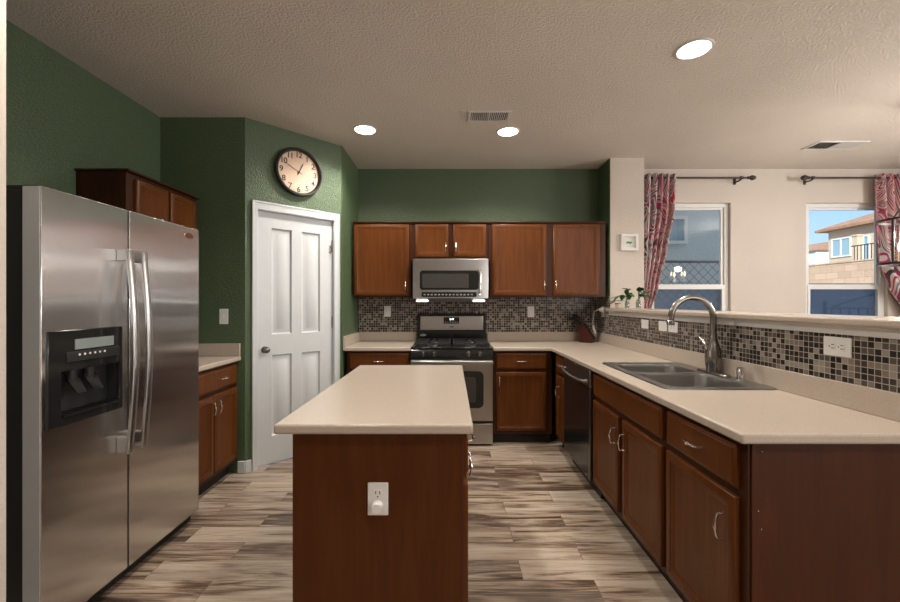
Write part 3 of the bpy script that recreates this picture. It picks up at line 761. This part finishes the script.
# ------------------------------------------------------------------ outlets and switches (local: x across, -y out of the wall, z up)
def plate(name, label, cat, loc, rotz, w, h, kind):
    t = thing(name, label, cat, loc, rotz, 'electrical plates')
    obj('cover_plate', B((-w/2, w/2, -.006, 0, -h/2, h/2)), 'plastic', t, .003)
    def holes(cx, cz, vert=True):
        bm = bmesh.new()
        for s in (-1, 1):
            if vert: box(bm, cx+s*.007-.0015, cx+s*.007+.0015, -.0088, -.008, cz-.005+.004, cz+.006+.004)
            else: box(bm, cx-.005+.004, cx+.006+.004, -.0088, -.008, cz+s*.007-.0015, cz+s*.007+.0015)
        lathe(bm, [(.0028, -.0088), (.0028, -.008)], 8, (cx, 0, cz-.010) if vert else (cx-.010, 0, cz), 'Y')
        return bm
    if kind == 'duplex':
        for s in (-1, 1):
            bm = bmesh.new(); prism(bm, rrect(.034, .029, .012, 4, 0, s*.020), -.008, -.006, xz); o = obj('socket', bm, 'plastic', t)
            obj('slots', holes(0, s*.020), 'slot', o)
    elif kind == 'duplex_h':
        for s in (-1, 1):
            bm = bmesh.new(); prism(bm, rrect(.029, .034, .012, 4, s*.020, 0), -.008, -.006, xz); o = obj('socket', bm, 'plastic', t)
            obj('slots', holes(s*.020, 0, False), 'slot', o)
    elif kind == 'rocker':
        obj('rocker', B((-.016, .016, -.009, -.006, -.032, .032)), 'plastic', t, .002)
    elif kind == 'rocker_h':
        obj('rocker', B((-.032, .032, -.009, -.006, -.016, .016)), 'plastic', t, .002)
    elif kind == 'toggle':
        obj('toggle', B((-.005, .005, -.016, -.006, -.004, .012)), 'plastic', t, .001)
    return t
o = plate('wall_outlet', 'white outlet on the island end panel with a round plug-in below', 'outlet', (-.2585, 1.4195, .648), 0, .073, .116, 'duplex')
tag(obj('plug_in_cap', L_([(.020, 0), (.020, -.018), (.017, -.024)], 22, (0,0,0), 'Y'), 'plastic'), 'round white cap plugged into the island outlet', 'plug').location = (-.2585, 1.4105, .626)
plate('wall_outlet', 'white outlet on the mosaic left of the range', 'outlet', (-.694, YB-.0065, 1.243), 0, .073, .118, 'rocker')
plate('wall_outlet', 'white outlet on the mosaic right of the range', 'outlet', (.872, YB-.0065, 1.238), 0, .073, .118, 'rocker')
plate('light_switch', 'white light switch on the dark green wall above the left counter', 'switch', (-1.787, YF-.0005, 1.231), 0, .070, .120, 'toggle')
XT = XR-.0075
plate('wall_outlet', 'small white plate on the side mosaic, farthest left of the faucet', 'outlet', (XT, 3.30, 1.163), -PI/2, .115, .073, 'rocker_h')
plate('light_switch', 'white plate on the side mosaic just left of the faucet spout', 'switch', (XT, 3.02, 1.163), -PI/2, .115, .075, 'rocker_h')
plate('wall_outlet', 'white outlet plate on the side mosaic behind the faucet spout', 'outlet', (XT, 2.882, 1.163), -PI/2, .118, .075, 'duplex_h')
plate('wall_outlet', 'large white horizontal outlet on the side mosaic right of the sink', 'outlet', (XT, 1.656, 1.160), -PI/2, .120, .080, 'duplex_h')
plate('wall_outlet', 'white outlet with a plugged-in cord on the mosaic at the far corner', 'outlet', (XR-.0125, 4.20, 1.245), -PI/2, .073, .116, 'duplex')
ch = thing('charger', 'white plug with a cord hanging down to the counter by the knife block', 'charger', (1.585, 4.20, 1.265))
obj('plug', B((-.025, .003, -.016, .016, -.022, .022)), 'plastic', ch, .004)
obj('cord', T([(-.025, 0, 0), (-.05, .0, -.004), (-.075, .01, -.02), (-.085, .015, -.07), (-.088, .02, -.14), (-.082, .02, -.19), (-.060, .03, -.235), (-.045, .035, -.26)], .004, 8), 'plastic', ch)
obj('cord_brick', T([(-.084, .02, -.165), (-.078, .022, -.205), (-.058, .03, -.245)], [.010, .013, .008], 8), 'plastic', ch)

# ------------------------------------------------------------------ wall clock (on the diagonal wall)
ct_ = .50*DLEN
cw = P0 + (P1-P0)*.50
ck = thing('wall_clock', 'round wall clock with dark frame and numerals above the pantry door', 'clock', (cw.x, cw.y, 2.457), DANG)
CR = .205
obj('frame', L_([(CR*.97, 0), (CR, -.010), (CR, -.038), (CR*.975, -.048), (CR*.92, -.050), (CR*.875, -.040), (CR*.865, -.016)], 64, (0,0,0), 'Y', cap0=True, cap1=False), 'clockframe', ck)
fcx = obj('face', L_([(CR*.87, -.012), (CR*.87, -.016)], 64, (0,0,0), 'Y'), 'clockface', ck)
for k in range(1, 13):
    a = math.radians(90 - 30*k)
    obj('numeral', text_bm(str(k), .066, lambda x, y, z: (x + CR*.72*math.cos(a), -.0172-z, y + CR*.72*math.sin(a)), .0008), 'numeral', fcx)
def hand(deg, ln, w, y):
    a = math.radians(90-deg); d = Vector((math.cos(a), math.sin(a))); p = Vector((-d.y, d.x)); bm = bmesh.new()
    pts = [(-d*.03 + p*w*.8), (d*ln*.75 + p*w), (d*ln), (d*ln*.75 - p*w), (-d*.03 - p*w*.8)]
    prism(bm, [(q.x, q.y) for q in pts], y-.0015, y, xz); return bm
obj('hour_hand', hand(25, .095, .005, -.021), 'numeral', ck); obj('minute_hand', hand(296, .135, .0032, -.024), 'numeral', ck)
obj('hand_hub', L_([(.009, -.016), (.009, -.028)], 16, (0,0,0), 'Y'), 'numeral', ck)

# ------------------------------------------------------------------ framed picture on the column, things on the ledge
pf = thing('picture_frame', 'small square white shadow-box frame on the cream wall end', 'picture', (1.795, 4.0395, 1.944))
bm = bmesh.new(); cells(bm, [-.086, -.058, .058, .086], [-.084, -.056, .056, .084], lambda i, j: i == 1 and j == 1, -.030, 0, xz)
obj('frame', bm, 'trimwhite', pf, .003); mt = obj('mount', B((-.058, .058, -.006, -.002, -.056, .056)), 'paper', pf)
bm = bmesh.new()
for (x, z, r) in ((-.018, 0, .011), (-.004, .004, .010), (.009, -.004, .011), (.022, .002, .008)): prism(bm, circle(r, 12, x, z), -.0085, -.006, xz)
obj('pressed_leaves', bm, 'leaflight', mt)

def leaf(bm, base, d, size, curl):
    d = Vector(d).normalized(); s = d.cross(Vector((0,0,1)))
    s = s.normalized() if s.length > .05 else Vector((1,0,0))
    nn = s.cross(d).normalized(); base = Vector(base)
    out = [(0, .0), (.12, .30), (.32, .42), (.60, .34), (.85, .14), (1, 0)]
    rows = []
    for t, w in out:
        c = base + d*size*t - nn*curl*size*t*t
        rows.append((bm.verts.new(c + s*size*w - nn*size*.10*w), bm.verts.new(c), bm.verts.new(c - s*size*w - nn*size*.10*w)))
    for a, b in zip(rows, rows[1:]):
        bm.faces.new((a[0], a[1], b[1], b[0])); bm.faces.new((a[1], a[2], b[2], b[1]))
def jar_plant(label, loc, r, h, stems, light=()):
    t = thing('potted_cutting', label, 'plant', loc)
    obj('glass_jar', L_([(r*.9, 0), (r, .006), (r, h*.7), (r*.72, h*.85), (r*.75, h), (r*.68, h), (r*.66, h*.85), (r*.92, h*.68), (r*.92, .008)], 20, cap1=True), 'jar', t)
    sb = bmesh.new(); fb = bmesh.new(); lb = bmesh.new()
    for i, tip in enumerate(stems):
        tip = Vector(tip); mid = Vector((tip.x*.25, tip.y*.25, h + (tip.z-h)*.75))
        P = [Vector((0, 0, .015)), Vector((0, 0, h*.9)), mid, tip]
        tube(sb, P, .0028, 6)
        for k, (q, s) in enumerate(((mid*.5+tip*.5, .060), (tip, .070), (mid, .056), (mid*.7+tip*.3, .052), (tip*.85+mid*.15, .060))):
            d = Vector((tip.x*2 + random.uniform(-.05, .05), -.03+random.uniform(-.05, .03), random.uniform(-.02, .03)))
            if k in (0, 3): d.x *= -.6; d.z += .05
            if k == 4: d.z -= .10
            leaf(lb if i in light else fb, q, d, s, .35)
    obj('stems', sb, 'stem', t); obj('foliage', fb, 'leaf', t)
    if len(lb.verts): q = obj('pale_leaf', lb, 'leaflight', t); q['label'] = 'bright pale green leaves'
    else: lb.free()
ZL = 1.2845
jar_plant('trailing green cutting in a glass jar on the ledge, nearest the curtain', (1.812, 3.87, ZL), .024, .085, [(.035, -.03, .19), (.125, -.05, .165), (.03, -.05, .12), (.01, .0, .175), (.09, -.03, .125)], (1,))
jar_plant('leafy green cutting in a small glass jar on the ledge, left of the other jar', (1.700, 3.86, ZL), .022, .07, [(-.055, -.02, .13), (-.135, -.01, .075), (-.02, -.03, .185), (.005, -.04, .14), (-.10, 0, .115)])
pt = thing('small_pot', 'tiny pale pot with a red rim at the far end of the ledge', 'pot', (1.625, 3.90, ZL))
obj('pot', L_([(.016, 0), (.022, .004), (.026, .04), (.024, .045), (.020, .040)], 18), 'pot', pt)
obj('rim_band', L_([(.0265, .040), (.0275, .048), (.020, .050)], 18), 'red', pt)

# ------------------------------------------------------------------ curtains and rods
def rod(label, x0, x1, fin_left, brackets):
    z = 2.672; y = 4.27
    t = thing('curtain_rod', label, 'curtain rod', ((x0+x1)/2, y, z), 0, 'black curtain rods'); cx = (x0+x1)/2
    obj('rod', T([(x0-cx, 0, 0), (x1-cx, 0, 0)], .0105, 12), 'rodblack', t)
    s = -1 if fin_left else 1; e = (x0 if fin_left else x1) - cx
    obj('finial', L_([(.011, 0), (.017, s*.008), (.012, s*.020), (.018, s*.030), (.027, s*.050), (.026, s*.068), (.016, s*.088), (.004, s*.098)], 18, (e, 0, 0), 'X'), 'rodblack', t)
    for b in brackets:
        bm = bmesh.new(); box(bm, b-cx-.012, b-cx+.012, YB-y-.008, YB-y-.0005, -.045, .035); tube(bm, [(b-cx, YB-y-.006, -.02), (b-cx, .03, -.024), (b-cx, 0, -.012)], .008, 8); lathe(bm, [(.018, -.012), (.018, .012)], 14, (b-cx, 0, 0), 'X')
        obj('bracket', bm, 'rodblack', t)
rod('black curtain rod with a finial over the left dining window', 1.975, 3.16, False, (2.02, 3.10))
rod('black curtain rod with a finial over the right dining window', 3.83, 5.5, True, (3.865, 5.4))
def curtain(label, x_a, x_b, left, right, folds, y0=4.27):
    t = tag(obj('curtain', bmesh.new(), 'curtain'), label, 'curtain', 'printed curtains')
    bm = bmesh.new(); NU, NV = folds*8, 44; ztop, zbot = 2.71, .12; grid = []
    for j in range(NV+1):
        v = j/NV; z = ztop + (zbot-ztop)*v; xa, xb = left(z), right(z); row = []
        for i in range(NU+1):
            u = i/NU; amp = .036 + .006*math.sin(3*v+u*5)
            x = xa + (xb-xa)*u
            y = y0 + amp*math.sin(2*PI*folds*u + .5*math.sin(4*v)) + .008*math.sin(9*u+6*v)
            row.append(bm.verts.new((x, y, z)))
        grid.append(row)
    for j in range(NV):
        for i in range(NU): bm.faces.new((grid[j][i], grid[j][i+1], grid[j+1][i+1], grid[j+1][i]))
    uvl = bm.loops.layers.uv.new('UVMap'); idx = {v: (i, j) for j, row in enumerate(grid) for i, v in enumerate(row)}
    for f in bm.faces:
        for lo in f.loops: i, j = idx[lo.vert]; lo[uvl].uv = (i/NU*folds*.20 + left(2)*.7, grid[j][0].co.z)
    bm.to_mesh(t.data); bm.free()
    for p in t.data.polygons: p.use_smooth = True
    m = t.modifiers.new('solid', 'SOLIDIFY'); m.thickness = .003
def interp(pts):
    def f(z):
        for (z0, x0), (z1, x1) in zip(pts, pts[1:]):
            if z0 >= z >= z1:
                u = (z0-z)/(z0-z1); u = u*u*(3-2*u)*.5+u*.5; return x0 + (x1-x0)*u
        return pts[-1][1]
    return f
curtain('red, black and white swirl curtain drawn back left of the left window', 2.0, 2.4,
        lambda z: 1.985, interp([(2.72, 2.40), (2.3, 2.385), (1.9, 2.30), (1.5, 2.20), (1.15, 2.08), (.9, 2.12), (.1, 2.2)]), 6)
curtain('red, black and white swirl curtain drawn back right of the right window', 4.5, 5.3,
        interp([(2.72, 4.54), (2.2, 4.56), (1.8, 4.60), (1.5, 4.70), (1.25, 4.86), (1.0, 5.0), (.1, 4.9)]), lambda z: 5.3, 9)

# ------------------------------------------------------------------ ceiling lights, vents
def can_light(x, y, label):
    t = thing('ceiling_light', label, 'ceiling light', (x, y, CEIL), 0, 'recessed ceiling lights')
    obj('trim_ring', L_([(.100, 0), (.098, -.006), (.086, -.008), (.082, -.003)], 36, cap0=False, cap1=False), 'trimwhite', t)
    obj('lens', L_([(.083, -.0015), (.082, -.004), (.05, -.006)], 36), 'lens', t)
    d = bpy.data.lights.new('ceiling_light_lamp', 'SPOT'); l = bpy.data.objects.new('ceiling_light_lamp', d); COL.objects.link(l)
    d.energy = CAN_POWER*4; d.spot_size = math.radians(150); d.spot_blend = .7; d.shadow_soft_size = .07; d.color = (1, .93, .84)
    l.parent = t; l.location = (0, 0, -.02)
can_light(-.725, 3.374, 'lit recessed ceiling light near the clock')
can_light(.486, 3.413, 'lit recessed ceiling light in front of the ceiling vent')
can_light(1.397, 2.300, 'lit recessed ceiling light over the sink, largest in view')
can_light(-.725, 1.15, 'recessed ceiling light over the near end of the island')
can_light(1.2, .2, 'recessed ceiling light nearest the living area')
def vent(label, x, y, w, d, n, flip=1):
    t = thing('ceiling_vent', label, 'vent', (x, y, CEIL), 0)
    bm = bmesh.new(); cells(bm, [-w/2, -w/2+.022, -.006, .006, w/2-.022, w/2], [-d/2, -d/2+.022, d/2-.022, d/2], lambda i, j: i in (1, 3) and j == 1, -.008, 0, xy)
    obj('frame', bm, 'trimwhite', t, .002)
    obj('backing', B((-w/2+.022, w/2-.022, -d/2+.022, d/2-.022, -.0012, -.0004)), 'slot', t)
    for s in (-1, 1):
        bm = bmesh.new(); a, b = (-w/2+.024, -.008) if s < 0 else (.008, w/2-.024)
        for k in range(n):
            x0 = a + (b-a)*(k+.5)/n; dx = .0035*s*flip
            loft(bm, [[(x0-dx, yy, -.0075), (x0-dx+.0015, yy, -.0075), (x0+dx+.0015, yy, -.0014), (x0+dx, yy, -.0014)] for yy in (-d/2+.023, d/2-.023)])
        obj('louvres', bm, 'trimwhite', t)
vent('white louvred vent in the ceiling above the range', .297, 3.13, .33, .185, 9)
vent('white louvred vent in the dining area ceiling', 3.56, 3.71, .46, .20, 13, -2)

# ------------------------------------------------------------------ lantern in the dining area
ln = thing('pendant_lantern', 'black open-frame lantern with candle bulbs at the right edge over the dining area', 'pendant light', (3.385, 2.911, 1.627))
bm = bmesh.new(); hw = .20; hh = .32; b_ = .008
for z in (0, hh):
    loft(bm, [[(r*math.cos(2*PI*k/48), r*math.sin(2*PI*k/48), z+dz) for k in range(48)] for r, dz in ((hw, -b_), (hw, b_), (hw-.010, b_), (hw-.010, -b_), (hw, -b_))], False, False)
va = math.atan2(2.911, 3.385) - PI/2
for k in (116, 236, 356):
    a = va + math.radians(k); cx_, cy_ = (hw-.005)*math.cos(a), (hw-.005)*math.sin(a)
    tube(bm, [(cx_, cy_, 0), (cx_, cy_, hh)], .008, 8); tube(bm, [(cx_, cy_, hh), (0, 0, hh+.22)], .006, 6); tube(bm, [(cx_, cy_, 0), (0, 0, 0)], .007, 6)
obj('frame', bm, 'rodblack', ln)
obj('hanging_rod', T([(0, 0, hh+.2), (0, 0, CEIL-1.627-.02)], .006, 8), 'rodblack', ln)
obj('canopy', L_([(.06, CEIL-1.627), (.06, CEIL-1.627-.02), (.02, CEIL-1.627-.03)], 24), 'rodblack', ln)
for (sx, sy) in ((-1, 0), (1, 0), (0, -1), (0, 1)):
    o = obj('candle_sleeve', L_([(.016, .008), (.016, .10)], 14, (sx*.10, sy*.10, 0)), 'candlewhite', ln)
    obj('bulb', L_([(.010, .1005), (.017, .125), (.014, .15), (.003, .18)], 14, (sx*.10, sy*.10, 0)), 'bulb', o)
d = bpy.data.lights.new('lantern_lamp', 'POINT'); l = bpy.data.objects.new('lantern_lamp', d); COL.objects.link(l)
d.energy = 14; d.color = (1, .90, .78); d.shadow_soft_size = .04; l.parent = ln; l.location = (0, 0, .21)

# ------------------------------------------------------------------ outside the windows
struct('ground', B((-30, 90, YB+.7, 110, -.5, -.15)), 'ground', 'gravel ground outside the windows', 'ground')
nh = thing('neighbor_house', 'grey stucco house wall close outside the left dining window', 'house', (2.5, 7.3, -.15))
obj('wall', B((-5, 3.4, 0, 6, 0, 4.8)), 'stuccoblue', nh)
obj('roof_eave', B((-5.4, 3.6, -.5, 6.4, 4.8, 5.0)), 'roof', nh)
bm = bmesh.new(); cells(bm, [.95, 1.01, 1.74, 1.80], [2.55, 2.61, 3.00, 3.06], lambda i, j: i == 1 and j == 1, -.04, .0, xz); wf = obj('window_frame', bm, 'trimwhite', nh)
obj('pane', B((1.01, 1.74, -.012, -.004, 2.61, 3.00)), 'skyglass', wf)
cf = thing('chain_link_fence', 'chain-link fence in front of the grey house wall', 'fence', (4.0, 6.5, -.15))
bm = bmesh.new(); x0, x1, H = -1.6, 1.55, 2.15; sp = .15
k = -H
while k < x1-x0:
    for s in (1, -1):
        a = max(k, 0); e = min(k+H, x1-x0)
        if e > a:
            za, ze = a-k, e-k
            if s < 0: za, ze = H-za, H-ze
            tube(bm, [(x0+a, .003*s, za), (x0+e, .003*s, ze)], .0042, 4)
    k += sp
obj('mesh', bm, 'darksteel', cf)
obj('top_rail', T([(x0, 0, H), (x1, 0, H)], .021, 8), 'darksteel', cf)
for x in (x0, x1): obj('post', T([(x, 0, 0), (x, 0, H+.06)], .026, 8), 'darksteel', cf)
gw = tag(obj('garden_wall', B((0, 9, 0, .2, 0, 1.83)), 'gardenwall'), 'shaded low stucco wall outside the right dining window', 'wall'); gw.location = (5.75, 7.2, -.15)
gg = thing('garden_gate', 'dark iron gate with an arched top outside the right dining window', 'gate', (6.35, 6.2, -.15))
bm = bmesh.new()
for k in range(8): tube(bm, [(-.45+k*.14, 0, .1), (-.45+k*.14, 0, 1.40)], .008, 6)
M['gate'] = plain('gate_blue_black', (.02, .05, .10), .5)
obj('bars', bm, 'gate', gg)
obj('rail', T([(-.55, 0, 1.40), (.62, 0, 1.40)], .013, 6), 'gate', gg); obj('rail', T([(-.55, 0, .15), (.62, 0, .15)], .013, 6), 'gate', gg)
obj('arch', T([(-.47+.94*k/10+.05, 0, 1.42+.22*math.sin(PI*.5*k/10)) for k in range(11)], .013, 6), 'gate', gg)
for x in (-.55, .62): obj('post', T([(x, 0, 0), (x, 0, 1.5 if x < 0 else 1.75)], .025, 8), 'gate', gg)
tr = tag(obj('hill_terrace', B((24.2, 72, 8, 75, -.15, 3.72)), 'ground'), 'raised earth terrace that carries the far house', 'terrace'); tr['kind'] = 'structure'
bw = thing('block_wall', 'sunlit tan block retaining wall below the far house', 'wall', (24.0, 8, -.15))
obj('wall', B((0, .2, 0, 40, 0, 3.9)), 'block', bw); obj('cap', B((-.05, .25, 0, 40, 3.9, 3.98)), 'block', bw)
hs = thing('far_house', 'tan stucco house with a brown roof on the rise, seen through the right dining window', 'house', (28.5, 30.2, 3.73))
EZ = 6.62-3.73
obj('wall', B((0, 9.5, -13, 0, 0, EZ+.05)), 'stuccotan', hs)
bm = bmesh.new()
e = [(-.6, -13.6, EZ), (10.1, -13.6, EZ), (10.1, .5, EZ), (-.6, .5, EZ)]; f_ = [(x, y, EZ+.18) for x, y, z in e]
lp = [[bm.verts.new(p) for p in e], [bm.verts.new(p) for p in f_]]
for i in range(4): bm.faces.new((lp[0][i], lp[0][(i+1) % 4], lp[1][(i+1) % 4], lp[1][i]))
bm.faces.new(lp[0][::-1]); r0 = bm.verts.new((4.75, -8.3, EZ+2.4)); r1 = bm.verts.new((4.75, -4.9, EZ+2.4)); q = lp[1]
bm.faces.new((q[0], q[1], r0)); bm.faces.new((q[1], q[2], r1, r0)); bm.faces.new((q[2], q[3], r1)); bm.faces.new((q[3], q[0], r0, r1))
obj('roof', bm, 'roof', hs, smooth=False)
for (y0, y1, z0, z1, nm) in ((-1.75, -.25, .9, 2.3, 'window'), (-3.0, -2.2, 0, 2.2, 'glass_door'), (-6.2, -4.4, .8, 2.3, 'window')):
    bm = bmesh.new(); cells(bm, [y0, y0+.1, (y0+y1)/2-.04, (y0+y1)/2+.04, y1-.1, y1], [z0, z0+.1, z1-.1, z1], lambda i, j: i in (1, 3) and j == 1, -.08, -.005, yz)
    w = obj(nm, bm, 'trimwhite', hs); obj('pane', B((-.03, -.006, y0+.1, y1-.1, z0+.1, z1-.1)), 'skyglass', w)
bm = bmesh.new()
for (x, y) in ((2.2, -3.2), (3.2, -5.2)): box(bm, x-.2, x+.2, y-.2, y+.2, EZ+.9, EZ+2.0)
obj('roof_vent', bm, 'roof', hs)
rl = thing('terrace_railing', 'dark metal railing on top of the block wall in front of the far house', 'railing', (24.6, 19, 3.73))
bm = bmesh.new()
for k in range(28): box(bm, -.015, .015, k*.2-.015, k*.2+.015, .05, 1.0)
obj('balusters', bm, 'iron', rl); obj('handrail', B((-.03, .03, -.1, 5.6, 1.0, 1.06)), 'iron', rl)
pf2 = thing('patio_post', 'square tan pillar at the corner of the far terrace', 'pillar', (26.5, 26.1, 3.73))
obj('shaft', B((-.18, .18, -.18, .18, 0, 1.9)), 'stuccotan', pf2); obj('cap', B((-.23, .23, -.23, .23, 1.9, 2.0)), 'stuccotan', pf2)
dh = thing('distant_house', 'small grey house far away at the left edge of the right window', 'house', (60.5, 65, 3.725))
obj('wall', B((-4, 4, -3, 3, 0, 5.6)), 'stuccoblue', dh)
bm = bmesh.new(); loft(bm, [[(-4.4, y, 5.6), (4.4, y, 5.6), (0, y, 7.3)] for y in (-3.4, 3.4)]); obj('roof', bm, 'roof', dh, smooth=False)
